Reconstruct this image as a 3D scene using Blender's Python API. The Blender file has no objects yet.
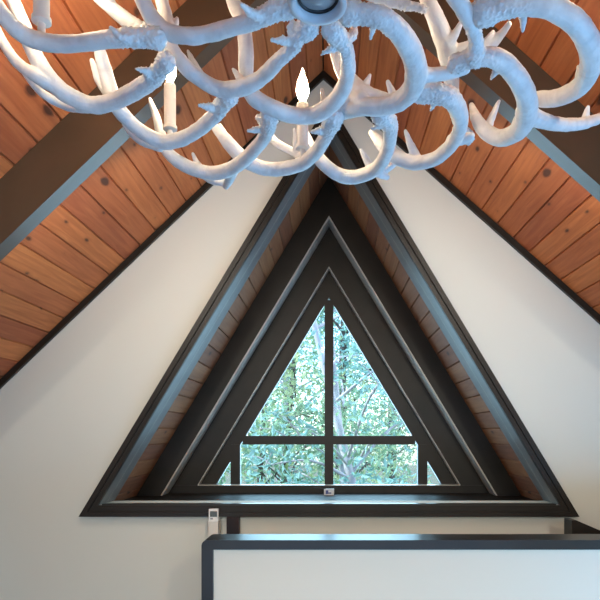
import bpy, bmesh, math, random
from mathutils import Vector, Matrix, noise

random.seed(11)
S = bpy.context.scene
COL = S.collection
CAM_Z = 1.48          # camera height above the loft floor
F = 600.0             # focal length in pixels of the 600 px frame
VX, VY = 329.0, 434.0 # vanishing point of the room's depth direction

def at(px, py, d):
    """point seen at photo position (px, py), d metres in front of the camera"""
    return Vector(((px - VX) * d / F, d, CAM_Z + (VY - py) * d / F))

# ------------------------------------------------------------------ helpers
def link(name, me, mat=None, parent=None):
    o = bpy.data.objects.new(name, me)
    COL.objects.link(o)
    if mat is not None:
        for m in (mat if isinstance(mat, (list, tuple)) else [mat]):
            o.data.materials.append(m)
    if parent is not None:
        o.parent = parent
    return o

def obj(name, bm, mat=None, parent=None, smooth=False):
    bmesh.ops.recalc_face_normals(bm, faces=bm.faces)
    me = bpy.data.meshes.new(name)
    bm.to_mesh(me); bm.free()
    if smooth:
        for p in me.polygons: p.use_smooth = True
    return link(name, me, mat, parent)

def empty(name, loc, kind=None, label=None, cat=None, group=None):
    o = bpy.data.objects.new(name, None)
    COL.objects.link(o); o.location = loc
    o.empty_display_size = .1
    return tag(o, label, cat, group, kind)

def tag(o, label=None, cat=None, group=None, kind=None):
    if label: o['label'] = label
    if cat: o['category'] = cat
    if group: o['group'] = group
    if kind: o['kind'] = kind
    return o

def keep(child, parent):
    """parent without moving: the parent only has a location"""
    child.parent = parent
    child.matrix_parent_inverse = Matrix.Translation(-Vector(parent.location))
    return child

def prism(bm, pts, a, b, axis='y'):
    """polygon extruded between a and b along an axis; pts are (x,z) for y, (y,z) for x, (x,y) for z"""
    def v(p, t):
        if axis == 'y': return (p[0], t, p[1])
        if axis == 'x': return (t, p[0], p[1])
        return (p[0], p[1], t)
    A = [bm.verts.new(v(p, a)) for p in pts]
    B = [bm.verts.new(v(p, b)) for p in pts]
    n = len(pts)
    bm.faces.new(A); bm.faces.new(B[::-1])
    for i in range(n):
        bm.faces.new((A[i], B[i], B[(i+1) % n], A[(i+1) % n]))
    return A + B

def box(bm, x0, x1, y0, y1, z0, z1):
    return prism(bm, [(x0, z0), (x1, z0), (x1, z1), (x0, z1)], y0, y1)

def bevel(bm, w=.003, seg=2):
    es = [e for e in bm.edges if len(e.link_faces) == 2 and e.calc_face_angle(0) > .5]
    bmesh.ops.bevel(bm, geom=es, offset=w, segments=seg, affect='EDGES', profile=.6, clamp_overlap=True)

def lathe(bm, prof, c, seg=32):
    """prof: (r, z) list, spun about the vertical through c"""
    rings = []
    for r, z in prof:
        if r < 1e-6:
            rings.append([bm.verts.new((c[0], c[1], c[2] + z))])
        else:
            rings.append([bm.verts.new((c[0] + r*math.cos(2*math.pi*k/seg), c[1] + r*math.sin(2*math.pi*k/seg), c[2] + z)) for k in range(seg)])
    for A, B in zip(rings, rings[1:]):
        for k in range(seg):
            k2 = (k+1) % seg
            if len(A) == 1 and len(B) == 1: continue
            if len(A) == 1: bm.faces.new((A[0], B[k], B[k2]))
            elif len(B) == 1: bm.faces.new((A[k], B[0], A[k2]))
            else: bm.faces.new((A[k], B[k], B[k2], A[k2]))

def catmull(P, i, t):
    n = len(P)
    p0, p1, p2, p3 = P[max(i-1, 0)], P[i], P[min(i+1, n-1)], P[min(i+2, n-1)]
    if i == 0: p0 = p1*2 - p2
    if i + 2 > n - 1: p3 = p2*2 - p1
    return .5*((2*p1) + (p2-p0)*t + (2*p0-5*p1+4*p2-p3)*t*t + (3*p1-p0-3*p2+p3)*t**3)

def sweep(bm, pts, radii, seg=14, step=None, flat=None):
    """round tapering tube through pts (Catmull-Rom), domed ends"""
    C, R = [], []
    for i in range(len(pts)-1):
        L = (pts[i+1]-pts[i]).length
        n = max(2, int(L / (step or max(.004, .55*radii[i]))))
        for k in range(n):
            t = k/n
            C.append(catmull(pts, i, t)); R.append(radii[i]*(1-t) + radii[i+1]*t)
    C.append(pts[-1].copy()); R.append(radii[-1])
    T = []
    for i in range(len(C)):
        d = C[min(i+1, len(C)-1)] - C[max(i-1, 0)]
        T.append(d.normalized() if d.length > 1e-9 else Vector((0, 0, 1)))
    up = Vector((0, 0, 1)) if abs(T[0].z) < .9 else Vector((1, 0, 0))
    N = (up - T[0]*up.dot(T[0])).normalized()
    # dome both ends
    cs, rs, ts = [], [], []
    for f, q in ((.95, .3), (.7, .72), (.35, .94)):
        cs.append(C[0] - T[0]*R[0]*f); rs.append(R[0]*q); ts.append(T[0])
    cs += C; rs += R; ts += T
    for f, q in ((.35, .94), (.7, .72), (.95, .3)):
        cs.append(C[-1] + T[-1]*R[-1]*f); rs.append(R[-1]*q); ts.append(T[-1])
    prev = None; first = None
    for c, r, t in zip(cs, rs, ts):
        N = (N - t*N.dot(t)).normalized(); B = t.cross(N)
        ring = [bm.verts.new(c + (N*math.cos(2*math.pi*k/seg) + B*math.sin(2*math.pi*k/seg))*r) for k in range(seg)]
        if prev:
            for k in range(seg):
                bm.faces.new((prev[k], prev[(k+1) % seg], ring[(k+1) % seg], ring[k]))
        else: first = ring
        prev = ring
    bm.faces.new(first[::-1]); bm.faces.new(prev)

# ------------------------------------------------------------------ materials
def new_mat(name):
    m = bpy.data.materials.new(name); m.use_nodes = True
    nt = m.node_tree
    return m, nt, nt.nodes['Principled BSDF']

def N_(nt, typ, **kw):
    n = nt.nodes.new(typ)
    for k, v in kw.items():
        if k.startswith('i_'):
            n.inputs[k[2:].replace('_', ' ')].default_value = v
        else: setattr(n, k, v)
    return n

def math_(nt, op, a, b=None, c=None, clamp=False):
    n = nt.nodes.new('ShaderNodeMath'); n.operation = op; n.use_clamp = clamp
    for i, v in enumerate((a, b, c)):
        if v is None: continue
        if isinstance(v, (int, float)): n.inputs[i].default_value = v
        else: nt.links.new(v, n.inputs[i])
    return n.outputs[0]

def ramp(nt, fac, stops):
    r = nt.nodes.new('ShaderNodeValToRGB')
    els = r.color_ramp.elements
    while len(els) < len(stops): els.new(.5)
    for e, (p, c) in zip(els, stops):
        e.position = p; e.color = (*c, 1)
    nt.links.new(fac, r.inputs['Fac'])
    return r.outputs['Color']

def mixc(nt, fac, a, b, mode='MIX'):
    n = nt.nodes.new('ShaderNodeMix'); n.data_type = 'RGBA'; n.blend_type = mode
    for s, v in ((n.inputs[0], fac), (n.inputs[6], a), (n.inputs[7], b)):
        if isinstance(v, (int, float)): s.default_value = v
        elif isinstance(v, tuple): s.default_value = (*v, 1)
        else: nt.links.new(v, s)
    return n.outputs[2]

def bump_(nt, height, strength, dist, bsdf):
    b = nt.nodes.new('ShaderNodeBump')
    b.inputs['Strength'].default_value = strength; b.inputs['Distance'].default_value = dist
    nt.links.new(height, b.inputs['Height']); nt.links.new(b.outputs[0], bsdf.inputs['Normal'])

def noisy(name, col, col2=None, scale=8, rough=.6, bump=.15, dist=.002, bscale=60, stretch=(1, 1, 1), spec=.5):
    m, nt, p = new_mat(name)
    tc = N_(nt, 'ShaderNodeTexCoord'); mp = N_(nt, 'ShaderNodeMapping')
    mp.inputs['Scale'].default_value = stretch
    nt.links.new(tc.outputs['Object'], mp.inputs['Vector'])
    n1 = N_(nt, 'ShaderNodeTexNoise', i_Scale=scale, i_Detail=5.0)
    nt.links.new(mp.outputs[0], n1.inputs['Vector'])
    c2 = col2 or tuple(c*.8 for c in col)
    nt.links.new(ramp(nt, n1.outputs['Fac'], [(.3, c2), (.7, col)]), p.inputs['Base Color'])
    n2 = N_(nt, 'ShaderNodeTexNoise', i_Scale=bscale, i_Detail=4.0)
    nt.links.new(mp.outputs[0], n2.inputs['Vector'])
    bump_(nt, n2.outputs['Fac'], bump, dist, p)
    p.inputs['Roughness'].default_value = rough
    p.inputs['Specular IOR Level'].default_value = spec
    return m

PITCH = .105
def plank_mat(name, light, dark, hue=0.0):
    """knotty tongue-and-groove boards; object x runs across the boards, y along them"""
    m, nt, p = new_mat(name)
    L = nt.links
    tc = N_(nt, 'ShaderNodeTexCoord'); sx = N_(nt, 'ShaderNodeSeparateXYZ')
    L.new(tc.outputs['Object'], sx.inputs[0])
    x, y = sx.outputs[0], sx.outputs[1]
    idx = math_(nt, 'FLOOR', math_(nt, 'DIVIDE', x, PITCH))
    wn = N_(nt, 'ShaderNodeTexWhiteNoise', noise_dimensions='1D'); L.new(idx, wn.inputs['W'])
    rnd = wn.outputs['Value']
    # grain: stretched noise, shifted per board
    cb = N_(nt, 'ShaderNodeCombineXYZ')
    L.new(math_(nt, 'MULTIPLY', x, 42), cb.inputs[0])
    L.new(math_(nt, 'ADD', math_(nt, 'MULTIPLY', y, 2.6), math_(nt, 'MULTIPLY', rnd, 57)), cb.inputs[1])
    g = N_(nt, 'ShaderNodeTexNoise', i_Scale=1.0, i_Detail=6.0, i_Distortion=1.2); L.new(cb.outputs[0], g.inputs['Vector'])
    # knots: one candidate per voronoi cell
    cv = N_(nt, 'ShaderNodeCombineXYZ')
    L.new(math_(nt, 'DIVIDE', x, PITCH), cv.inputs[0])
    L.new(math_(nt, 'ADD', math_(nt, 'MULTIPLY', y, 4.6), math_(nt, 'MULTIPLY', rnd, 31)), cv.inputs[1])
    vo = N_(nt, 'ShaderNodeTexVoronoi', voronoi_dimensions='2D', i_Scale=.8); L.new(cv.outputs[0], vo.inputs['Vector'])
    sc = N_(nt, 'ShaderNodeSeparateColor'); L.new(vo.outputs['Color'], sc.inputs[0])
    size = math_(nt, 'MULTIPLY', math_(nt, 'SUBTRACT', sc.outputs[0], .42), .26)
    wob = math_(nt, 'MULTIPLY', math_(nt, 'SUBTRACT', g.outputs['Fac'], .5), .12)
    kd = math_(nt, 'SUBTRACT', math_(nt, 'ADD', size, wob), vo.outputs['Distance'])
    knot = math_(nt, 'MULTIPLY', kd, 16, clamp=True)
    halo = math_(nt, 'MULTIPLY', math_(nt, 'ADD', kd, .10), 5, clamp=True)
    base = ramp(nt, g.outputs['Fac'], [(.25, dark), (.5, tuple((a+b)/2 for a, b in zip(light, dark))), (.75, light)])
    hs = N_(nt, 'ShaderNodeHueSaturation')
    L.new(base, hs.inputs['Color'])
    L.new(math_(nt, 'ADD', math_(nt, 'MULTIPLY', rnd, .36), .82), hs.inputs['Value'])
    L.new(math_(nt, 'ADD', math_(nt, 'MULTIPLY', rnd, .010), .495 + hue), hs.inputs['Hue'])
    c1 = mixc(nt, math_(nt, 'MULTIPLY', halo, .35), hs.outputs[0], (dark[0]*.6, dark[1]*.5, dark[2]*.5))
    c2 = mixc(nt, math_(nt, 'MULTIPLY', knot, .85), c1, (.045, .016, .008))
    L.new(c2, p.inputs['Base Color'])
    p.inputs['Roughness'].default_value = .7
    bump_(nt, g.outputs['Fac'], .12, .002, p)
    return m

M = {}
M['wall'] = noisy('beige_wall_paint', (.70, .675, .58), (.68, .655, .56), scale=1.5, rough=.75, bump=.08, bscale=140, dist=.001)
M['half'] = noisy('grey_white_wall_paint', (.76, .69, .56), (.745, .675, .545), scale=1.5, rough=.75, bump=.08, bscale=140, dist=.001)
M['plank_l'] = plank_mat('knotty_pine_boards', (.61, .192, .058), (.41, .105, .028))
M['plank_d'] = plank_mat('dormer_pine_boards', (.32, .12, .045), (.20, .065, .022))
M['dark'] = noisy('dark_stained_wood', (.022, .015, .010), (.012, .009, .006), scale=10, rough=.42, bump=.2, bscale=40, stretch=(.6, .6, .6), spec=.3)
M['beam'] = noisy('brown_black_beam_stain', (.105, .064, .036), (.085, .052, .029), scale=6, rough=.33, bump=.2, bscale=30)
M['sill'] = noisy('matt_dark_sill', (.024, .018, .013), (.015, .011, .008), scale=10, rough=.55, bump=.2, bscale=40, spec=.15)
M['reveal'] = noisy('satin_reveal_paint', (.20, .195, .185), (.15, .145, .14), scale=18, rough=.35, bump=.2, bscale=40)
M['cap'] = noisy('charcoal_cap_paint', (.032, .028, .023), (.024, .021, .018), scale=8, rough=.30, bump=.06, bscale=60, spec=.3)
M['lit_edge'] = noisy('pale_lit_edge', (.56, .52, .47), (.45, .41, .37), scale=14, rough=.3, bump=.1, stretch=(1, .3, 1))  # pale colour stands in for daylight catching the dark frame edges
M['redbrown'] = noisy('red_brown_varnish', (.035, .014, .009), (.014, .006, .004), scale=14, rough=.4, bump=.1, stretch=(1, 1, .2), spec=.25)
M['floor'] = noisy('loft_carpet', (.20, .19, .18), (.16, .15, .145), scale=30, rough=.95, bump=.5, bscale=400, dist=.004)
M['cream'] = noisy('cream_plastic', (.72, .67, .58), (.70, .65, .56), rough=.4, bump=.02)
M['plastic'] = noisy('white_plastic', (.80, .79, .76), (.78, .77, .74), rough=.35, bump=.02)
M['lcd'] = noisy('grey_green_display', (.10, .115, .115), (.075, .085, .085), scale=40, rough=.2, bump=.0)
M['button'] = noisy('grey_button', (.30, .31, .32), rough=.5, bump=.0)
M['metal'] = noisy('painted_hub_metal', (.62, .64, .66), (.56, .58, .60), scale=30, rough=.42, bump=.06)
M['hub_dark'] = noisy('dark_hub_ring', (.012, .012, .014), rough=.4, bump=.0)
M['hub_dish'] = noisy('grey_hub_dish', (.34, .35, .36), (.30, .31, .32), rough=.35, bump=.05)
M['sleeve'] = noisy('ivory_candle_sleeve', (.80, .76, .68), (.77, .73, .65), rough=.55, bump=.05)
M['latch'] = noisy('white_latch_paint', (.75, .77, .80), rough=.3, bump=.0)
M['blue'] = noisy('blue_latch_mark', (.06, .09, .30), rough=.4, bump=.0)
M['ground'] = noisy('forest_floor', (.10, .09, .05), (.05, .06, .03), scale=.8, rough=.95, bump=.6, bscale=6, dist=.05)
M['bark'] = noisy('pale_bark', (.52, .48, .50), (.30, .27, .29), scale=9, rough=.9, bump=.7, bscale=24, dist=.01, stretch=(1, 1, .25))
M['bark_dark'] = noisy('dark_bark', (.10, .085, .075), (.05, .042, .038), scale=9, rough=.9, bump=.7, bscale=24, dist=.01, stretch=(1, 1, .25))

def antler_mat():
    m, nt, p = new_mat('whitewashed_antler')
    tc = N_(nt, 'ShaderNodeTexCoord')
    n1 = N_(nt, 'ShaderNodeTexNoise', i_Scale=28.0, i_Detail=5.0, i_Distortion=.8)
    nt.links.new(tc.outputs['Object'], n1.inputs['Vector'])
    n2 = N_(nt, 'ShaderNodeTexNoise', i_Scale=210.0, i_Detail=3.0)
    nt.links.new(tc.outputs['Object'], n2.inputs['Vector'])
    nt.links.new(ramp(nt, n1.outputs['Fac'], [(.28, (.66, .655, .64)), (.6, (.80, .795, .775))]), p.inputs['Base Color'])
    h = math_(nt, 'ADD', n1.outputs['Fac'], math_(nt, 'MULTIPLY', n2.outputs['Fac'], .35))
    bump_(nt, h, .45, .004, p)
    p.inputs['Roughness'].default_value = .5
    return m
M['antler'] = antler_mat()

def leaf_mat(name, a, b):
    m, nt, p = new_mat(name)
    oi = N_(nt, 'ShaderNodeTexCoord')
    n = N_(nt, 'ShaderNodeTexNoise', i_Scale=3.2, i_Detail=6.0)
    nt.links.new(oi.outputs['Object'], n.inputs['Vector'])
    c = ramp(nt, n.outputs['Fac'], [(.35, a), (.65, b)])
    nt.links.new(c, p.inputs['Base Color']); p.inputs['Roughness'].default_value = .45
    tr = N_(nt, 'ShaderNodeBsdfTranslucent'); nt.links.new(c, tr.inputs['Color'])
    mx = N_(nt, 'ShaderNodeMixShader'); mx.inputs[0].default_value = .5
    out = nt.nodes['Material Output']
    nt.links.new(p.outputs[0], mx.inputs[1]); nt.links.new(tr.outputs[0], mx.inputs[2])
    nt.links.new(mx.outputs[0], out.inputs['Surface'])
    return m
LEAF = [leaf_mat('leaves_green', (.16, .30, .17), (.34, .52, .34)),
        leaf_mat('leaves_blue_green', (.15, .33, .29), (.34, .56, .52)),
        leaf_mat('leaves_yellow_green', (.28, .38, .16), (.55, .62, .36))]

def glass_mat():
    m, nt, p = new_mat('window_glass')
    nt.nodes.remove(p)
    t = N_(nt, 'ShaderNodeBsdfTransparent'); t.inputs[0].default_value = (.84, .95, 1.0, 1)
    g = N_(nt, 'ShaderNodeBsdfGlossy'); g.inputs['Roughness'].default_value = .02
    fr = N_(nt, 'ShaderNodeFresnel'); fr.inputs[0].default_value = 1.45
    mx = N_(nt, 'ShaderNodeMixShader')
    nt.links.new(math_(nt, 'MULTIPLY', fr.outputs[0], .35), mx.inputs[0]); nt.links.new(t.outputs[0], mx.inputs[1]); nt.links.new(g.outputs[0], mx.inputs[2])
    nt.links.new(mx.outputs[0], nt.nodes['Material Output'].inputs['Surface'])
    return m
M['glass'] = glass_mat()

def bulb_mat(strength):
    m, nt, p = new_mat('lit_flame_bulb')
    e = N_(nt, 'ShaderNodeEmission'); e.inputs[0].default_value = (1, .80, .55, 1); e.inputs[1].default_value = strength
    nt.links.new(e.outputs[0], nt.nodes['Material Output'].inputs['Surface'])
    return m

# tunable light levels
BULB = 165.0
EXPOSURE = 0.3
M['bulb'] = bulb_mat(BULB)

# ------------------------------------------------------------------ room
Z = lambda h: CAM_Z + h            # heights given above the camera
WALL_Y = 3.0
RX, RZ = -.028, Z(1.81)            # ridge of the boarded ceiling
SL, SR = .957, .885                # slopes of its two sides
BACK = -3.2
XL, XR = -2.75, 2.75
cl = lambda x: RZ - SL*(RX - x)    # ceiling height on the left
cr = lambda x: RZ - SR*(x - RX)

# gable wall with the triangular opening
K = 1.663
def tri(apex, base, x0=0.0):
    w = (apex - base)/K
    return [(x0 - w, Z(base)), (x0 + w, Z(base)), (x0, Z(apex))]
CAS_OUT = tri(1.652, -.41); OPEN = tri(1.557, -.355)

bm = bmesh.new()
P = [(RX, RZ + .02), (XL, cl(XL) + .02), (XL, 0), (XR, 0), (XR, cr(XR) + .02)]
H = OPEN  # left, right, apex
for fpts in ([P[0], P[1], H[0], H[2]], [P[1], P[2], H[0]], [P[2], P[3], H[1], H[0]], [P[3], P[4], H[1]], [P[4], P[0], H[2], H[1]]):
    prism(bm, fpts, WALL_Y, WALL_Y + .2)
tag(obj('wall_gable', bm, M['wall']), 'beige painted gable wall around the triangular window', 'wall', kind='structure')

bm = bmesh.new(); box(bm, XL - .1, XR + .1, BACK, WALL_Y + .2, -.1, 0)
tag(obj('floor', bm, M['floor']), 'loft floor below the gable wall', 'floor', kind='structure')
bm = bmesh.new(); box(bm, XL - .12, XL, BACK, WALL_Y + .2, 0, cl(XL) + .05)
tag(obj('wall_left', bm, M['wall']), 'low beige side wall under the left slope of the ceiling', 'wall', kind='structure')
bm = bmesh.new()
WY0, WY1, WZ0, WZ1 = .2, 2.2, .12, .80   # low side window opening
for a, b, c, d in ((BACK, WY0, 0, cr(XR)+.05), (WY1, WALL_Y+.2, 0, cr(XR)+.05), (WY0, WY1, 0, WZ0), (WY0, WY1, WZ1, cr(XR)+.05)):
    box(bm, XR, XR + .12, a, b, c, d)
tag(obj('wall_right', bm, M['wall']), 'low beige side wall under the right slope of the ceiling', 'wall', kind='structure')

def boards(name, length, depth0, depth1, mat, thick=.03):
    """V-grooved boards; x across the boards from 0 to length, y along them, room side is -z"""
    bm = bmesh.new()
    prof = []; n = int(length/PITCH) + 1
    for i in range(n):
        a, b = i*PITCH, min((i+1)*PITCH, length)
        prof += [(a + .0006, .010), (a + .0048, 0), (b - .0048, 0), (b - .0006, .010)]
    A = [bm.verts.new((x, depth0, z)) for x, z in prof] ; B = [bm.verts.new((x, depth1, z)) for x, z in prof]
    for i in range(len(prof)-1): bm.faces.new((A[i], B[i], B[i+1], A[i+1]))
    ta = [bm.verts.new((x, d, thick)) for x in (0, length) for d in (depth0, depth1)]
    bm.faces.new((ta[0], ta[1], ta[3], ta[2]))
    bm.faces.new([*A, ta[2], ta[0]])
    me = bpy.data.meshes.new(name); bm.to_mesh(me); bm.free()
    o = link(name, me, mat)
    return o

def place_slope(o, origin, dirx):
    """local x -> dirx (unit, in the xz plane), local y -> +y, local z -> outwards (up)"""
    d = Vector((dirx[0], 0, dirx[1])).normalized(); yv = Vector((0, 1, 0)); zv = d.cross(yv)
    if zv.z < 0: zv = -zv
    m = Matrix(((d.x, yv.x, zv.x, origin[0]), (d.y, yv.y, zv.y, origin[1]), (d.z, yv.z, zv.z, origin[2]), (0, 0, 0, 1)))
    o.matrix_world = m
    return o

LL = (RX - XL)*math.hypot(1, SL) + .05
LR = (XR - RX)*math.hypot(1, SR) + .05
o = place_slope(boards('ceiling_left', LL, BACK, WALL_Y, M['plank_l']), (RX, 0, RZ), (-1, -SL))
tag(o, 'left slope of the knotty pine board ceiling', 'ceiling', kind='structure')
o = place_slope(boards('ceiling_right', LR, BACK, WALL_Y, M['plank_l']), (RX, 0, RZ), (1, -SR))
tag(o, 'right slope of the knotty pine board ceiling', 'ceiling', kind='structure')

bm = bmesh.new(); prism(bm, [(RX - .25, RZ - .25*SL + .012), (RX, RZ + .012), (RX + .25, RZ - .25*SR + .012), (RX + .25, RZ + .06), (RX - .25, RZ + .06)], BACK, WALL_Y + .2)
tag(obj('roof_ridge', bm, M['beam']), 'ridge of the roof above the board ceiling', 'roof', kind='structure')

def slope_bar(x_far, s, y0, y1, drop_top, drop_bot, sign):
    """bar under the ceiling following one slope; drops are vertical distances below the boards"""
    bm = bmesh.new()
    xe = x_far
    ze = RZ - s*abs(xe - RX)
    prism(bm, [(RX, RZ - drop_top), (xe, ze - drop_top), (xe, ze - drop_bot), (RX, RZ - drop_bot)], y0, y1)
    return bm
for sign, s, nm, xe in ((-1, SL, 'left', XL), (1, SR, 'right', XR)):
    b = slope_bar(xe, s, WALL_Y - .02, WALL_Y, 0.002, .040, sign); bevel(b, .003)
    tag(obj('trim_1' if sign < 0 else 'trim_2', b, M['dark']), 'dark trim strip where the %s ceiling slope meets the gable wall' % nm, 'trim', kind='structure')
    b = slope_bar(xe, s, 1.932, 2.0, 0.002, .213, sign); bevel(b, .004)
    tag(obj('rafter', b, M['beam']), 'exposed brown rafter under the %s ceiling slope' % nm, 'rafter', group='exposed rafters', kind='structure')

# ------------------------------------------------------------------ dormer window
win = empty('window_1', (0, 3.0, Z(-.41)), kind='structure', label='triangular dark framed dormer window in the gable wall', cat='window')
def wpart(name, bm, mat, parent=None, smooth=False):
    o = obj(name, bm, mat, smooth=smooth)
    if parent is None: keep(o, win)
    else:
        o.parent = parent
    return o

def side_board(sign, ao, ai, bo, bi, y0, y1):
    """one sloping member between an outer triangle (apex ao, base bo) and an inner one, mitred at apex and foot"""
    wo = (ao - bo)/K; wi = (ai - bi)/K
    return [(0, Z(ao)), (sign*wo, Z(bo)), (sign*wi, Z(bi)), (0, Z(ai))]

# casing on the wall face: three mitred boards, each with a raised outer bead
for sign in (-1, 1):
    bm = bmesh.new(); prism(bm, side_board(sign, 1.652, 1.557, -.41, -.355, 0, 0), 2.978, 3.0)
    prism(bm, side_board(sign, 1.652, 1.605, -.41, -.387, 0, 0), 2.968, 2.978)
    bevel(bm, .0025); wpart('casing_board', bm, M['dark'])
w0 = (1.652 + .41)/K; w1 = (1.557 + .355)/K
bm = bmesh.new(); prism(bm, [(-w0, Z(-.41)), (w0, Z(-.41)), (w1, Z(-.355)), (-w1, Z(-.355))], 2.978, 3.0)
wb = (1.605 + .387)/K
prism(bm, [(-w0, Z(-.41)), (w0, Z(-.41)), (wb, Z(-.387)), (-wb, Z(-.387))], 2.968, 2.978)
bevel(bm, .0025); wpart('casing_board', bm, M['dark'])

# reveal boards through the wall thickness
T = .016
for sign in (-1, 1):
    bm = bmesh.new()
    a = 1.557
    pts = [(0, Z(a + .02)), (sign*(w1 + .010) + sign*.012, Z(-.372)), (sign*(w1 + .010), Z(-.372)), (0, Z(a))]
    prism(bm, pts, 3.0, 3.10)
    prism(bm, [(p[0], p[1]) for p in pts], 3.103, 3.216)
    wpart('reveal_board', bm, M['reveal'])
# sill
bm = bmesh.new(); box(bm, -w1 - .01, w1 + .01, 2.985, 3.78, Z(-.41), Z(-.372)); bevel(bm, .004)
wpart('sill', bm, M['sill'])
bm = bmesh.new(); box(bm, -w1 + .02, w1 - .02, 2.984, 3.02, Z(-.372), Z(-.347)); bevel(bm, .003)
wpart('sill_nosing', bm, M['cap'])

# boarded soffits of the dormer
for sign, nm in ((-1, 'left'), (1, 'right')):
    Ld = (w1 + .03)*math.hypot(1, K)
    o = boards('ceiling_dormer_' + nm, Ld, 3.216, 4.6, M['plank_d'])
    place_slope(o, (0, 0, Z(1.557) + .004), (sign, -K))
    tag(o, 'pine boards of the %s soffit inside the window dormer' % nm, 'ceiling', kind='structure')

bm = bmesh.new(); prism(bm, [(-.08, Z(1.557) - .08*K + .014), (0, Z(1.557) + .012), (.08, Z(1.557) - .08*K + .014), (.08, Z(1.60)), (-.08, Z(1.60))], 3.2, 4.6)
tag(obj('roof_dormer', bm, M['beam']), 'ridge of the small roof over the window dormer', 'roof', kind='structure')

# outer structural frame (beams) and window frame
def ring_sides(name, ao, ai, bo, bi, y0, y1, mat, bw=.004):
    for sign in (-1, 1):
        bm = bmesh.new(); prism(bm, side_board(sign, ao, ai, bo, bi, 0, 0), y0, y1); bevel(bm, bw)
        wpart(name, bm, mat)
ring_sides('dormer_beam', 1.561, 1.315, -.372, -.372, 3.62, 3.77, M['dark'])
ring_sides('frame_stile', 1.43, 1.052, -.372, -.322, 3.772, 3.832, M['dark'])
ring_sides('beam_lit_edge', 1.318, 1.303, -.372, -.372, 3.6195, 3.771, M['lit_edge'], .002)  # pale strips over the dark inner faces, window light put into their colour
ring_sides('frame_lit_edge', 1.054, 1.044, -.324, -.324, 3.7715, 3.8325, M['lit_edge'], .002)
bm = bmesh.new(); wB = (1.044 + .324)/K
box(bm, -wB, wB, 3.7645, 3.8325, Z(-.324), Z(-.3205)); wpart('rail_lit_edge', bm, M['lit_edge'])
bm = bmesh.new(); wA = (1.315 + .372)/K
box(bm, -wA, wA, 3.765, 3.832, Z(-.40), Z(-.322)); bevel(bm, .003)
frame_rail = wpart('frame_rail', bm, M['dark'])
G = .874; GB = -.327; y0, y1 = 3.832, 3.876
ring_sides('sash_stile', 1.17, G, -.40, GB, y0, y1, M['dark'], .003)
bm = bmesh.new(); wG = (G - GB)/K
box(bm, -wG - .15, wG + .15, y0 + .001, y1, Z(-.40), Z(GB)); wpart('sash_rail', bm, M['dark'])
def wid(z): return (G - z)/K
# mullion, transom and the two short posts
bm = bmesh.new(); box(bm, -.028, .028, y0 - .006, y1 - .002, Z(GB), Z(G - .02)); bevel(bm, .003); wpart('mullion', bm, M['dark'])
bm = bmesh.new(); box(bm, -wid(-.04), wid(-.04), y0 - .004, y1 - .003, Z(-.067), Z(-.012)); bevel(bm, .003); wpart('transom', bm, M['dark'])
for sx in (-1, 1):
    bm = bmesh.new(); box(bm, min(sx*.567, sx*.628), max(sx*.567, sx*.628), y0 - .004, y1 - .004, Z(GB), Z(-.067)); bevel(bm, .003); wpart('post', bm, M['dark'])
bm = bmesh.new(); prism(bm, tri(G + .03, GB - .01), 3.850, 3.856); wpart('glass_pane', bm, M['glass'])
# latch on the bottom rail
lx = at(329, 492.2, 3.66)
bm = bmesh.new(); box(bm, lx.x - .031, lx.x + .031, 3.655, 3.70, lx.z - .0185, lx.z + .019); bevel(bm, .004)
latch = wpart('window_latch', bm, M['latch'])
latch['label'] = 'small white latch plate with blue mark'
bm = bmesh.new()
box(bm, lx.x - .020, lx.x - .004, 3.6535, 3.6552, lx.z - .010, lx.z + .012)
box(bm, lx.x - .004, lx.x + .014, 3.6535, 3.6552, lx.z - .008, lx.z - .001)
o = obj('mark', bm, M['blue']); o.parent = latch
bm = bmesh.new(); sweep(bm, [Vector((lx.x - .02, 3.67, lx.z + .018)), Vector((lx.x - .05, 3.66, lx.z + .022)), Vector((lx.x - .09, 3.66, lx.z + .026))], [.003, .003, .002], 8)
o = obj('lever', bm, M['redbrown']); o.parent = latch

# dormer side below/around: outer skin so that no sky leaks past the beams
bm = bmesh.new()
for sign in (-1, 1):
    prism(bm, side_board(sign, 1.62, 1.16, -.60, -.60, 0, 0), 3.874, 3.93)
box(bm, -1.3, 1.3, 3.874, 3.93, Z(-.75), Z(-.36))
wpart('outer_frame', bm, M['dark'])
bm = bmesh.new()
box(bm, -1.4, 1.4, 3.2, 3.93, Z(-.50), Z(-.40)); wpart('sill_base', bm, M['dark'])

# ------------------------------------------------------------------ half wall in front, post, sloped board
hw = empty('wall_half', (-.47, 2.39, 0), kind='structure', label='grey white half wall with charcoal cap in front of the gable wall', cat='wall')
bm = bmesh.new(); box(bm, -.455, XR, 2.333, 2.447, 0, Z(-.447)); keep(obj('panel', bm, M['half']), hw)
# cap and end board: one continuous wrap, rounded at the outer corner
bm = bmesh.new()
pts = []
xo, zo, r = -.493, Z(-.41), .022
for k in range(7):
    a = math.pi - k*math.pi/12
    pts.append((xo + r + r*math.cos(a), zo - r + r*math.sin(a)))
pts += [(XR, zo), (XR, zo - .037), (-.4485, zo - .037), (-.493, zo - .082)]
prism(bm, pts, 2.318, 2.460); bevel(bm, .006, 3)
keep(obj('cap', bm, M['cap']), hw)
bm = bmesh.new(); prism(bm, [(-.493, 0), (-.4485, 0), (-.4485, zo - .037), (-.493, zo - .082)], 2.3185, 2.4595)
bevel(bm, .005, 2); keep(obj('end_board', bm, M['cap']), hw)

a = at(234, 516, WALL_Y)
bm = bmesh.new(); box(bm, a.x - .031, a.x + .031, 2.962, 3.0, 0, Z(-.411)); bevel(bm, .004)
tag(obj('post', bm, M['redbrown']), 'short red brown post standing against the gable wall under the window sill', 'post')

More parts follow.
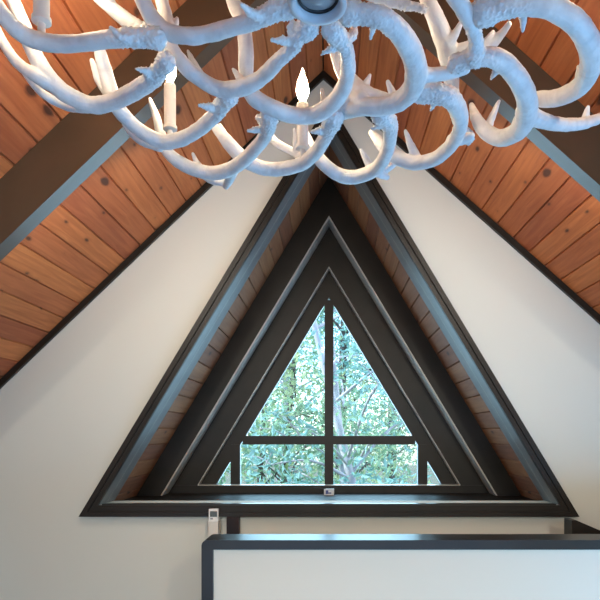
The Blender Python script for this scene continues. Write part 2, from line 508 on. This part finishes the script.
st = empty('stair_wall', (1.3, 2.765, 0), kind='structure', label='dark sloping stair board behind the half wall', cat='stair wall')
bm = bmesh.new()
X0 = 1.093; zt = at(0, 520.5, 2.7).z; run = 1.2
prism(bm, [(X0, zt), (X0 + .02, zt + .001), (X0 + run, zt - .42*run), (X0 + run, zt - .42*run - .14), (X0 + .08, zt - .20), (X0, zt - .20)], 2.70, 2.79)
bevel(bm, .003)
keep(obj('sloped_board', bm, M['dark']), st)
bm = bmesh.new(); prism(bm, [(X0 + .01, zt - .19), (X0 + .08, zt - .19), (X0 + run - .01, zt - .42*run - .13), (X0 + run - .01, 0), (X0 + .01, 0)], 2.708, 2.782)
keep(obj('panel', bm, M['half']), st)

# ------------------------------------------------------------------ remote control in its wall holder
d = 2.95
c = at(213.8, 527, d)
hz1 = at(0, 520.5, d).z; hz0 = hz1 - .115
hold = bmesh.new()
box(hold, c.x - .027, c.x + .027, 2.994, 3.0, hz0, hz1)                 # back plate
box(hold, c.x - .027, c.x + .027, 2.936, 2.941, hz0, hz1 - .004)        # front
box(hold, c.x - .027, c.x - .0245, 2.936, 2.996, hz0, hz1)
box(hold, c.x + .0245, c.x + .027, 2.936, 2.996, hz0, hz1)
box(hold, c.x - .027, c.x + .027, 2.936, 2.996, hz0 - .004, hz0)
tag(obj('remote_holder', hold, M['cream']), 'cream wall holder carrying the remote control below the window sill', 'holder')
rt = at(0, 508.8, d).z
rem = empty('remote_control', (c.x, 2.953, hz0 + .002), label='white remote control with grey display upright in its wall holder', cat='remote control')
bm = bmesh.new(); box(bm, c.x - .0235, c.x + .0235, 2.943, 2.963, hz0 + .002, rt); bevel(bm, .004, 3)
keep(obj('body', bm, M['plastic']), rem)
bm = bmesh.new(); box(bm, c.x - .0175, c.x + .0175, 2.9415, 2.944, rt - .038, rt - .011); bevel(bm, .001, 1)
keep(obj('display', bm, M['lcd']), rem)
bm = bmesh.new(); box(bm, c.x - .0155, c.x - .003, 2.9412, 2.944, rt - .051, rt - .043); bevel(bm, .001, 1)
keep(obj('button', bm, M['button']), rem)

# ------------------------------------------------------------------ antler chandelier
HUB = at(318, 6.5, .985)
chand = empty('antler_chandelier', HUB, label='large whitewashed antler chandelier with candle bulbs hanging from the ridge', cat='chandelier')

def pz(px, py, z):           # z metres above the camera
    return at(px, py, 600*z/(VY - py))

def antler_mesh(main, tines, burr=.10, seed=0):
    """main: list of (px, py, z, radius px) from the rough base to the tip; tines: lists of the same"""
    bm = bmesh.new()
    def conv(L):
        ps, rs = [], []
        for x, y, z, r in L:
            p = pz(x, y, z); ps.append(p); rs.append(r*p.y/F)
        return ps, rs
    ps, rs = conv(main)
    sweep(bm, ps, rs, 16, .006)
    base = ps[0]; axis = (ps[1]-ps[0]).normalized()
    # coronet around the base
    sweep(bm, [base, base + axis*.010], [rs[0]*1.22, rs[0]*1.16], 16, .004)
    for t in tines:
        a, b = conv(t); sweep(bm, a, b, 12, .005)
    me = bpy.data.meshes.new('antler_raw'); bm.to_mesh(me); bm.free()
    tmp = bpy.data.objects.new('antler_raw', me); COL.objects.link(tmp)
    md = tmp.modifiers.new('r', 'REMESH'); md.mode = 'VOXEL'; md.voxel_size = .0019; md.use_smooth_shade = True
    sm = tmp.modifiers.new('s', 'SMOOTH'); sm.iterations = 4; sm.factor = .5
    dg = bpy.context.evaluated_depsgraph_get(); dg.update()
    out = bpy.data.meshes.new_from_object(tmp.evaluated_get(dg))
    bpy.data.objects.remove(tmp); bpy.data.meshes.remove(me)
    off = Vector((seed*7.3, seed*3.1, 0))
    nrm = [v.normal.copy() for v in out.vertices]
    for v, n in zip(out.vertices, nrm):
        q = v.co + off
        h = .0011*noise.noise(q*38) + .0006*noise.noise(q*110)
        dd = (v.co - base).length
        w = max(0.0, 1 - dd/burr)
        if w > 0:
            w = min(1, w*1.9)
            c = noise.noise(q*165); c2 = noise.noise(q*330)
            h += w*(.0032*max(0, c) + .0046*max(0, c2 - .08) - .0014)
        v.co += n*h
    for p in out.polygons: p.use_smooth = True
    out.name = 'antler'
    return out

ANT = {}
ANT['a1'] = ([(157, 38, .72, 9), (140, 38, .72, 9.5), (120, 38, .72, 8.8), (97, 41, .72, 8), (65, 44, .725, 8.3), (35, 40, .735, 8.4), (15, 28, .75, 8.6), (-2, 8, .78, 8), (-14, -16, .83, 7), (-20, -45, .90, 4)],
             [[(140, 40, .72, 6), (124, 38, .71, 5), (111, 28, .72, 2.2)]])
ANT['a2'] = ([(166, 62, .72, 8), (154, 77, .715, 9), (143, 86, .71, 8.5), (117, 100, .705, 8), (92, 105, .705, 8.2), (66, 94, .72, 8.6), (47, 75, .75, 8.4), (33, 51, .80, 7.8), (23, 24, .86, 7.3), (12, -2, .92, 6.5), (2, -25, .98, 4)],
             [[(150, 76, .715, 6), (145, 71, .705, 4), (136, 69, .70, 2)], [(158, 70, .72, 5), (161, 58, .74, 3), (160, 52, .75, 2)],
              [(54, 86, .73, 7), (36, 76, .74, 6.6), (17, 62, .77, 5.6), (4, 44, .81, 5), (-4, 24, .86, 3)],
              [(95, 110, .715, 4), (66, 106, .735, 4.5), (42, 93, .755, 4), (23, 73, .79, 2)]])
ANT['a3'] = ([(289, 6, .73, 10), (274, 11, .725, 11), (256, 20, .72, 8.5), (230, 28, .72, 8), (208, 34, .72, 8), (187, 36, .72, 8), (166, 31, .735, 8.2), (151, 16, .76, 8.2), (142, -2, .79, 8), (135, -25, .83, 6), (130, -50, .88, 3)],
             [[(266, 16, .72, 6), (253, 14, .712, 5), (241, 4, .71, 2.2)]])
ANT['a4'] = ([(308, 27, .73, 9.5), (298, 37, .72, 8.5), (293, 47, .715, 7.2), (279, 60, .71, 7.2), (261, 78, .705, 7.4), (240, 88, .70, 8), (220, 89, .705, 7.8), (200, 79, .72, 7.4), (182, 63, .745, 7.6), (170, 44, .78, 7.2), (166, 18, .85, 7), (160, -6, .92, 6.5), (154, -28, .98, 4)],
             [[(295, 43, .72, 5), (283, 41, .71, 4.6), (272, 40, .705, 2.2)], [(293, 36, .72, 4), (289, 27, .73, 3), (293, 22, .74, 2)],
              [(246, 85, .715, 5), (239, 77, .735, 4), (233, 69, .755, 1.6)],
              [(203, 80, .735, 5), (195, 66, .76, 4), (188, 51, .80, 1.8)],
              [(172, 30, .82, 4), (176, 22, .84, 3), (177, 18, .85, 1.5)]])
ANT['a5'] = ([(332, 30, .73, 9.5), (341, 40, .725, 8.6), (347, 54, .72, 7.6), (348, 72, .715, 7.6), (343, 89, .71, 8), (332, 104, .70, 8.2), (314, 115, .695, 8), (293, 115, .695, 8), (270, 107, .70, 8), (252, 95, .72, 8), (246, 74, .76, 7.4), (246, 50, .81, 7.6), (243, 25, .87, 7.4), (234, 3, .92, 7), (225, -20, .97, 5)],
             [[(340, 46, .725, 5), (331, 49, .715, 4), (322, 54, .705, 1.8)], [(346, 40, .73, 6), (354, 34, .75, 4.5), (353, 26, .77, 3.5)],
              [(326, 110, .71, 4.5), (324, 100, .74, 3.6), (322, 90, .77, 1.8)]])
ANT['a6'] = ([(349, 13, .735, 10), (366, 14, .73, 10), (382, 18, .725, 10.5), (398, 31, .72, 11), (411, 51, .715, 11.5), (416, 70, .71, 11.5), (412, 89, .705, 10.5), (398, 102, .70, 9.5), (380, 107, .70, 8.5), (362, 107, .71, 8.5), (344, 112, .725, 7)],
             [[(374, 23, .73, 4.5), (372, 31, .72, 3.5), (370.5, 39, .712, 1.8)],
              [(417, 72, .715, 9), (430, 75, .715, 7), (448, 73, .72, 6.5), (466, 69, .73, 5)],
              [(394, 98, .715, 4.5), (391, 90, .73, 3.6), (388, 82, .745, 2.2)],
              [(388, 101, .72, 7), (366, 95, .74, 9), (352, 84, .775, 9), (341, 68, .815, 7), (335, 50, .86, 6), (332, 36, .90, 4)],
              [(366, 93, .745, 5), (366, 85, .76, 4), (370, 75, .785, 1.8)], [(362, 100, .725, 9), (352, 96, .75, 8), (346, 104, .73, 8)]])
ANT['a8'] = ([(229, 97, .70, 8), (222, 105, .70, 8.6), (213, 117, .695, 7.2), (198, 130, .69, 6.8), (181, 139, .685, 7.2), (163, 142, .685, 7.2), (144, 133, .70, 7), (129, 121, .72, 7), (116, 104, .745, 7.4), (107, 77, .80, 7.2), (101, 56, .835, 6.4), (98, 45, .85, 4.5)],
             [[(217, 108, .70, 5), (208, 107, .69, 4), (199, 105, .685, 1.8)], [(226, 101, .70, 5), (221, 95, .71, 3.5), (222, 90, .72, 2)],
              [(110, 96, .765, 5), (99, 80, .80, 4.6), (92, 61, .84, 2.6)],
              [(160, 148, .69, 4), (142, 141, .71, 4.6), (130, 132, .73, 3.4), (123, 124, .745, 1.2)]])
ANT['a9'] = ([(270, 112, .70, 8.5), (269, 121, .695, 8.6), (266, 134, .69, 6.8), (254, 150, .685, 6.6), (236, 166, .68, 6.8), (216, 173, .68, 6.8), (196, 170, .69, 6.8), (178, 161, .71, 6.4), (166, 150, .735, 5.6), (161, 134, .775, 5), (156, 116, .82, 4), (150, 99, .86, 1.8)],
             [[(266, 128, .695, 4.5), (257, 130, .688, 3.6), (248, 131, .683, 1.6)], [(263, 122, .70, 4), (259, 117, .71, 3), (257, 118, .72, 2)],
              [(234, 168, .68, 6), (230, 178, .675, 5), (226, 186, .673, 3.4)],
              [(226, 183, .69, 3.5), (212, 181, .695, 3.6), (200, 176, .71, 1.4)],
              [(200, 168, .70, 4), (196, 161, .715, 3), (193, 154, .73, 1.8)]])
ANT['a10'] = ([(333, 118, .705, 9), (330, 125, .70, 8.6), (325, 138, .695, 7), (315, 153, .69, 6.8), (301, 164, .685, 6.8), (281, 169, .685, 6.8), (262, 168, .69, 6.8), (245, 160, .705, 7.2), (232, 147, .73, 7), (221, 134, .765, 5.5), (213, 125, .79, 3.5)],
              [[(326, 131, .70, 5), (319, 131, .69, 4), (311, 132, .685, 1.8)],
               [(236, 153, .725, 5), (226, 137, .765, 4), (220, 125, .80, 1.8)],
               [(308, 160, .70, 5), (293, 152, .73, 4), (277, 143, .76, 4), (266, 131, .80, 3.2), (257, 118, .84, 1.8)],
               [(300, 160, .71, 5), (297, 145, .74, 4.5), (295, 130, .77, 2.2)]])
ANT['a11'] = ([(381, 114, .70, 9), (389, 122, .70, 8.8), (390, 137, .695, 7), (387, 152, .69, 6.6), (377, 168, .685, 6.8), (360, 176, .685, 6.8), (342, 176, .69, 6.8), (326, 166, .71, 6.6), (314, 152, .745, 6), (306, 136, .79, 4.5), (302, 122, .83, 2.5)],
              [[(388, 127, .70, 4.5), (380, 126, .69, 3.6), (371, 129, .685, 1.6)],
               [(376, 171, .685, 5), (382, 175, .685, 4), (387, 177, .685, 3)],
               [(382, 172, .695, 4), (390, 167, .71, 3.4), (399, 161, .73, 2.2)],
               [(371, 168, .70, 4.5), (366, 159, .72, 3.6), (361, 150, .74, 1.8)]])
ANT['a12'] = ([(421, 92, .71, 9.5), (434, 93, .705, 10), (450, 98, .70, 10), (460, 113, .70, 8.2), (460, 128, .695, 7), (452, 144, .69, 6.8), (436, 158, .685, 7), (416, 163, .69, 7), (398, 158, .71, 7), (384, 147, .74, 6.4), (372, 133, .78, 3.6)],
              [[(440, 99, .705, 4.5), (434, 104, .695, 3.6), (430.5, 110, .69, 1.8)],
               [(418, 160, .70, 5), (411, 146, .73, 4), (405.5, 131, .76, 1.8)],
               [(452, 140, .70, 6), (462, 139, .70, 6), (471, 136, .70, 4)]])
ANT['a13'] = ([(456, 64, .715, 8), (470, 59, .715, 9), (488, 57, .715, 9.5), (504, 63, .715, 10), (518, 79, .71, 10), (527, 100, .705, 10.5), (525, 120, .70, 10.5), (515, 133, .70, 9), (500, 138, .715, 8.2), (485, 131, .745, 7.4), (476, 118, .785, 5.6), (471.5, 105, .83, 2.6)],
              [[(498, 66, .715, 4.5), (495, 73, .705, 3.5), (491, 79, .70, 1.6)],
               [(525, 112, .705, 10), (538, 119, .71, 8), (557, 124, .725, 6.6), (580, 124, .755, 6), (602, 117, .80, 5), (622, 104, .85, 3)],
               [(584, 124, .765, 4.5), (586, 115, .785, 3.6), (588, 107, .80, 2)],
               [(516, 130, .71, 5), (515, 124, .725, 4), (516, 117, .735, 2)],
               [(486, 132, .755, 5), (492, 117, .79, 4), (499, 101, .83, 1.8)]])
ANT['a14'] = ([(484, 12, .735, 12), (502, 7, .735, 12), (523, 4, .735, 11), (550, 7, .73, 11), (575, 22, .725, 11.5), (590, 46, .725, 11.5), (590, 68, .73, 11), (580, 86, .74, 9.5), (560, 97, .755, 8.5), (540, 99, .775, 7.5), (522, 96, .80, 4)],
              [[(523, 12, .735, 4.5), (523, 22, .725, 3.6), (522.5, 31, .715, 1.8)],
               [(580, 84, .75, 5.5), (579, 75, .765, 4.2), (578.5, 67, .78, 2.2)],
               [(590, 50, .73, 9), (604, 44, .74, 8), (622, 28, .77, 6), (636, 4, .82, 3)]])
ANT['a15'] = ([(468, 138, .755, 5.5), (459, 122, .775, 6), (453, 98, .80, 7), (451, 76, .825, 8), (449, 54, .85, 11), (441, 32, .88, 9.5), (431, 8, .92, 8), (423, -12, .96, 7), (415, -35, 1.0, 4)],
              [[(447, 42, .86, 8), (455, 34, .87, 4.5), (462, 21, .89, 2)],
               [(452, 56, .845, 9), (470, 50, .85, 9), (486, 46, .855, 6.5), (498, 38, .865, 5), (509, 24, .88, 3)],
               [(484, 46, .855, 5), (489, 38, .865, 3.6), (493, 32, .875, 2)]])
ANT['a16'] = ([(475, 57, .715, 9), (476, 44, .72, 7.6), (473, 28, .725, 7.6), (464, 10, .735, 8.4), (452, -8, .75, 9), (437, -28, .775, 8), (420, -45, .81, 6), (402, -55, .85, 3)],
              [[(455, -4, .75, 6), (452, -24, .77, 4.5), (452, -42, .79, 2)]])
ANT['a17'] = ([(166, 44, .80, 7), (150, 34, .815, 7.5), (130, 23, .84, 7.4), (112, 8, .87, 7), (92, -10, .91, 6.4), (74, -30, .96, 4)],
              [[(112, 8, .87, 5), (110, -8, .89, 4), (112, -22, .92, 2)]])
ANT['a18'] = ([(424, 9, .86, 3.5), (402, 4, .87, 5.5), (380, -2, .88, 6), (358, -10, .89, 6), (334, -16, .90, 6.5)],
              [[(384, -2, .88, 4.5), (378, -14, .90, 3.5), (374, -26, .92, 2)]])
hubT = -Vector(HUB)
antlers = {}
for i, (k, (main, tines)) in enumerate(ANT.items()):
    me = antler_mesh(main, tines, seed=i)
    o = link('antler', me, M['antler'])
    keep(o, chand); antlers[k] = o
# the near half of the ring, above the frame: the same antlers turned about the hub
def turned(src, ang):
    o = src.copy(); COL.objects.link(o); o.parent = chand
    o.matrix_parent_inverse = Matrix.Identity(4)
    o.matrix_basis = Matrix.Rotation(ang, 4, 'Z') @ Matrix.Translation(hubT)
    return o
for k, ang in (('a8', 175), ('a9', 180), ('a10', 180), ('a11', 182), ('a12', 180), ('a2', 180), ('a13', 184)):
    turned(antlers[k], math.radians(ang))

# hub: dished cap under a turned column
bm = bmesh.new()
lathe(bm, [(.0, .075), (.020, .075), (.036, .062), (.046, .030), (.0475, .004), (.0465, 0), (.038, 0), (.0345, .014)], HUB, 48)
keep(obj('hub', bm, M['metal'], smooth=True), chand)
bm = bmesh.new(); lathe(bm, [(.0345, .014), (.032, .010), (.0295, .014), (.0295, .018)], HUB, 48)
keep(obj('hub_ring', bm, M['hub_dark'], smooth=True), chand)
bm = bmesh.new(); lathe(bm, [(.0295, .0145), (.022, .0105), (.010, .0085), (.006, .006), (0, .0055)], HUB, 48)
keep(obj('hub_dish', bm, M['hub_dish'], smooth=True), chand)
bm = bmesh.new(); lathe(bm, [(.014, .06), (.014, .30), (.009, .31), (.009, RZ - HUB.z - .06), (.055, RZ - HUB.z - .05), (.06, RZ - HUB.z - .03)], HUB, 24)
keep(obj('hanging_rod', bm, M['metal'], smooth=True), chand)
# inner arms that tie the antler bases to the hub column
bm = bmesh.new()
for a_ in range(6):
    t = a_*math.pi/3 + .3
    v = Vector((math.cos(t), math.sin(t), 0))
    sweep(bm, [HUB + Vector((0, 0, .05)), HUB + v*.06 + Vector((0, 0, .058)), HUB + v*.12 + Vector((0, 0, .045))], [.008, .007, .006], 10)
keep(obj('arm', bm, M['metal'], smooth=True), chand)

BULB_H = .088
def candle_parts(base, tall=.108, stub=.03):
    """candle with its cup, sleeve and bulb; base = foot of the sleeve"""
    bm = bmesh.new()
    r = .0145
    lathe(bm, [(0, tall), (.008, tall), (r - .001, tall), (r, tall - .002), (r, .006), (r + .003, .004), (r + .003, -.004), (r, -.006), (.007, -.007), (.007, -stub), (0, -stub)], base, 24)
    cd = obj('candle', bm, M['sleeve'], smooth=True); keep(cd, chand)
    m = cd.modifiers.new('e', 'EDGE_SPLIT'); m.split_angle = math.radians(40)
    bm = bmesh.new()
    lathe(bm, [(.0065, tall - .001), (.0075, tall + .010), (.0125, tall + .020), (.0155, tall + .030), (.0150, tall + .042), (.0115, tall + .057), (.0065, tall + .070), (.003, tall + .080), (.0008, tall + BULB_H), (0, tall + BULB_H)], base, 20)
    b = obj('bulb', bm, M['bulb'], smooth=True); b.parent = cd
    return cd, b
candle_parts(at(41.5, 20, 1.13), stub=.035)
candle_parts(at(170, 128, 1.50), stub=.03)
candle_parts(at(302.5, 147, 1.505), stub=.03)
candle_parts(Vector((HUB.x + .56, HUB.y + .16, HUB.z + .13)), stub=.12)

# ------------------------------------------------------------------ outside
bm = bmesh.new(); box(bm, -60, 60, 4.2, 90, -3.3, -3.2)
tag(obj('ground', bm, M['ground']), 'forest ground outside below the window', 'ground', kind='structure')

def tree(x, y, lean, h, r, leaves, spread, mat, bark, label, zc=(.2, 5.0), lsize=(.028, .062)):
    root = empty('tree', (x, y, -3.2), label=label, cat='tree', group='trees beyond the window')
    bm = bmesh.new()
    top = Vector((x + lean[0], y + lean[1], -3.2 + h))
    bot = Vector((x, y, -3.25))
    mid = bot.lerp(top, .5) + Vector((random.uniform(-.15, .15), 0, 0))
    sweep(bm, [bot, bot.lerp(mid, .5), mid, mid.lerp(top, .5), top], [r, r*.85, r*.7, r*.5, r*.2], 12, .25)
    ends = []
    for k in range(16):
        t = random.uniform(.35, .97)
        p = bot.lerp(top, t)
        a = random.uniform(0, 2*math.pi)
        L = random.uniform(.5, 1.0)*spread
        e = p + Vector((math.cos(a)*L, math.sin(a)*L, random.uniform(.1, .8)*L))
        m = p.lerp(e, .5) + Vector((random.uniform(-.1, .1), random.uniform(-.1, .1), .12*L))
        rb = r*.26
        sweep(bm, [p, m, e], [rb, rb*.65, rb*.2], 7, .12)
        for j in range(3):
            q = m.lerp(e, random.random()); f = q + Vector((random.uniform(-.5, .5), random.uniform(-.5, .5), random.uniform(-.2, .5)))*spread*.45
            sweep(bm, [q, q.lerp(f, .5) + Vector((0, 0, .04)), f], [rb*.38, rb*.28, rb*.12], 5, .12)
            ends.append((q, f))
        ends.append((m, e))
    keep(obj('trunk', bm, bark, smooth=True), root)
    bm = bmesh.new()
    for k in range(leaves):
        a, b = random.choice(ends)
        p = a.lerp(b, random.random()**.7) + Vector((random.gauss(0, 1), random.gauss(0, 1), random.gauss(0, 1)))*.17*spread
        if p.y < 4.35: continue
        s = random.uniform(*lsize)
        n = Vector((random.gauss(0, 1), random.gauss(0, 1), random.gauss(0, 1) + .6)).normalized()
        u = n.orthogonal().normalized()
        u.rotate(Matrix.Rotation(random.uniform(0, 6.28), 3, n)); v = n.cross(u)
        q = [p - u*s, p - u*s*.1 + v*s*.42, p + u*s, p - u*s*.1 - v*s*.42]
        q[2] += n*s*.25; q[0] += n*s*.12
        bm.faces.new([bm.verts.new(w) for w in q])
    me = bpy.data.meshes.new('foliage'); bm.to_mesh(me); bm.free()
    keep(link('foliage', me, mat), root)

TREES = [
 (1.27, 6.0, (-1.75, .3), 7.2, .075, 1500, 1.3, 1, 'bark', 'tree with pale leaning trunk seen through the right half of the window'),
 (.80, 6.9, (-.95, .2), 7.6, .075, 1500, 1.3, 0, 'bark', 'second pale trunk leaning behind the right lower pane near the mullion'),
 (-.95, 7.4, (.25, .1), 7.0, .055, 2400, 1.3, 0, 'bark_dark', 'slim dark trunked tree at the left lower pane'),
 (-.78, 8.2, (.5, .0), 8.0, .06, 3000, 1.6, 2, 'bark_dark', 'yellow green tree behind the left half of the window'),
 (-2.4, 11.5, (.4, .2), 9.0, .14, 7000, 2.3, 1, 'bark', 'blue green tree farther back on the left beyond the window'),
 (.2, 12.5, (.2, .2), 9.5, .14, 7000, 2.3, 0, 'bark_dark', 'tall green tree farther back behind the mullion'),
 (2.6, 12.0, (-.3, .2), 9.0, .14, 7000, 2.3, 2, 'bark', 'yellow green tree farther back on the right beyond the window'),
 (-1.2, 15.5, (.1, .1), 10.0, .16, 8000, 3.0, 1, 'bark', 'farthest tree on the left beyond the window'),
 (1.7, 16.0, (.1, .1), 10.0, .16, 8000, 3.0, 1, 'bark_dark', 'farthest tree on the right beyond the window'),
]
for (x, y, lean, h, r, n, sp, lm, bk, lab) in TREES:
    tree(x, y, lean, h, r, int(n*1.7), sp, LEAF[lm], M[bk], lab)

# ------------------------------------------------------------------ light
w = bpy.data.worlds.new('sky'); S.world = w; w.use_nodes = True
nt = w.node_tree; bg = nt.nodes['Background']
sky = nt.nodes.new('ShaderNodeTexSky'); sky.sky_type = 'NISHITA'; sky.sun_disc = False
sky.sun_elevation = math.radians(48); sky.sun_rotation = math.radians(75)
sky.altitude = 300; sky.air_density = 1.0; sky.dust_density = 1.5
nt.links.new(sky.outputs[0], bg.inputs['Color']); bg.inputs['Strength'].default_value = .7

sun = bpy.data.lights.new('sun', 'SUN'); sun.energy = 9.0; sun.angle = math.radians(1.0); sun.color = (1, .95, .87)
so = bpy.data.objects.new('sun', sun); COL.objects.link(so)
so.rotation_euler = Vector((.85, .12, -.85)).to_track_quat('-Z', 'Y').to_euler()

def area(name, loc, target, sx, sy, energy, color):
    l = bpy.data.lights.new(name, 'AREA'); l.shape = 'RECTANGLE'; l.size = sx; l.size_y = sy; l.energy = energy; l.color = color
    o = bpy.data.objects.new(name, l); COL.objects.link(o); o.location = loc
    o.rotation_euler = (Vector(target) - Vector(loc)).to_track_quat('-Z', 'Y').to_euler()
    return o
# cool upward fill added on the solid floor; daylight through the low side window and through the dormer window
area('floor_up_fill', (.3, -.9, .03), (.3, -.2, 2.0), 3.2, 1.8, 70, (.20, .50, 1.0))
area('side_window_daylight', (XR - .02, 1.2, .46), (-1.5, 2.0, 1.6), 1.9, .66, 60, (.22, .56, 1.0))
area('dormer_window_daylight', (0, 3.96, Z(.20)), (0, 2.0, Z(.20)), 1.4, 1.25, 34, (.60, .84, 1.0))
# added fill lights: spots behind the camera, strips behind the rafters, washing the gable wall
for sx in (-1, 1):
    l = bpy.data.lights.new('wall_fill_spot', 'SPOT'); l.energy = 150; l.color = (1, .93, .80); l.spot_size = math.radians(58); l.spot_blend = .8; l.shadow_soft_size = .06
    o = bpy.data.objects.new('wall_fill_spot', l); COL.objects.link(o); o.location = (sx*1.0, -.9, 2.38)
    o.rotation_euler = (Vector((sx*.75, 3.0, .55)) - Vector(o.location)).to_track_quat('-Z', 'Y').to_euler()
    sl = SL if sx < 0 else SR
    p = Vector((sx*.95, 2.03, RZ - sl*.95 - .16))
    o = area('wall_fill_strip', p, (p.x*.75, 3.0, p.z - .85), 1.5, .03, 7.5, (1, .93, .82))
    zax = (p - Vector((p.x*.75, 3.0, p.z - .85))).normalized()
    xax = Vector((sx*1, 0, -sl)); xax = (xax - zax*xax.dot(zax)).normalized(); yax = zax.cross(xax)
    o.rotation_euler = Matrix((xax, yax, zax)).transposed().to_euler()

cam = bpy.data.cameras.new('camera'); co = bpy.data.objects.new('camera', cam); COL.objects.link(co)
co.location = (0, 0, CAM_Z); co.rotation_euler = (math.pi/2, 0, 0)
cam.sensor_width = 36; cam.lens = 36*F/600; cam.shift_x = -(VX - 300)/600; cam.shift_y = (VY - 300)/600
cam.clip_start = .05
S.camera = co

vs = S.view_settings
vs.view_transform = 'Standard'; vs.look = 'None'; vs.gamma = 1; vs.use_curve_mapping = False
vs.exposure = EXPOSURE
S.cycles.max_bounces = 8; S.cycles.diffuse_bounces = 5; S.cycles.transparent_max_bounces = 16
S.cycles.sample_clamp_indirect = 8
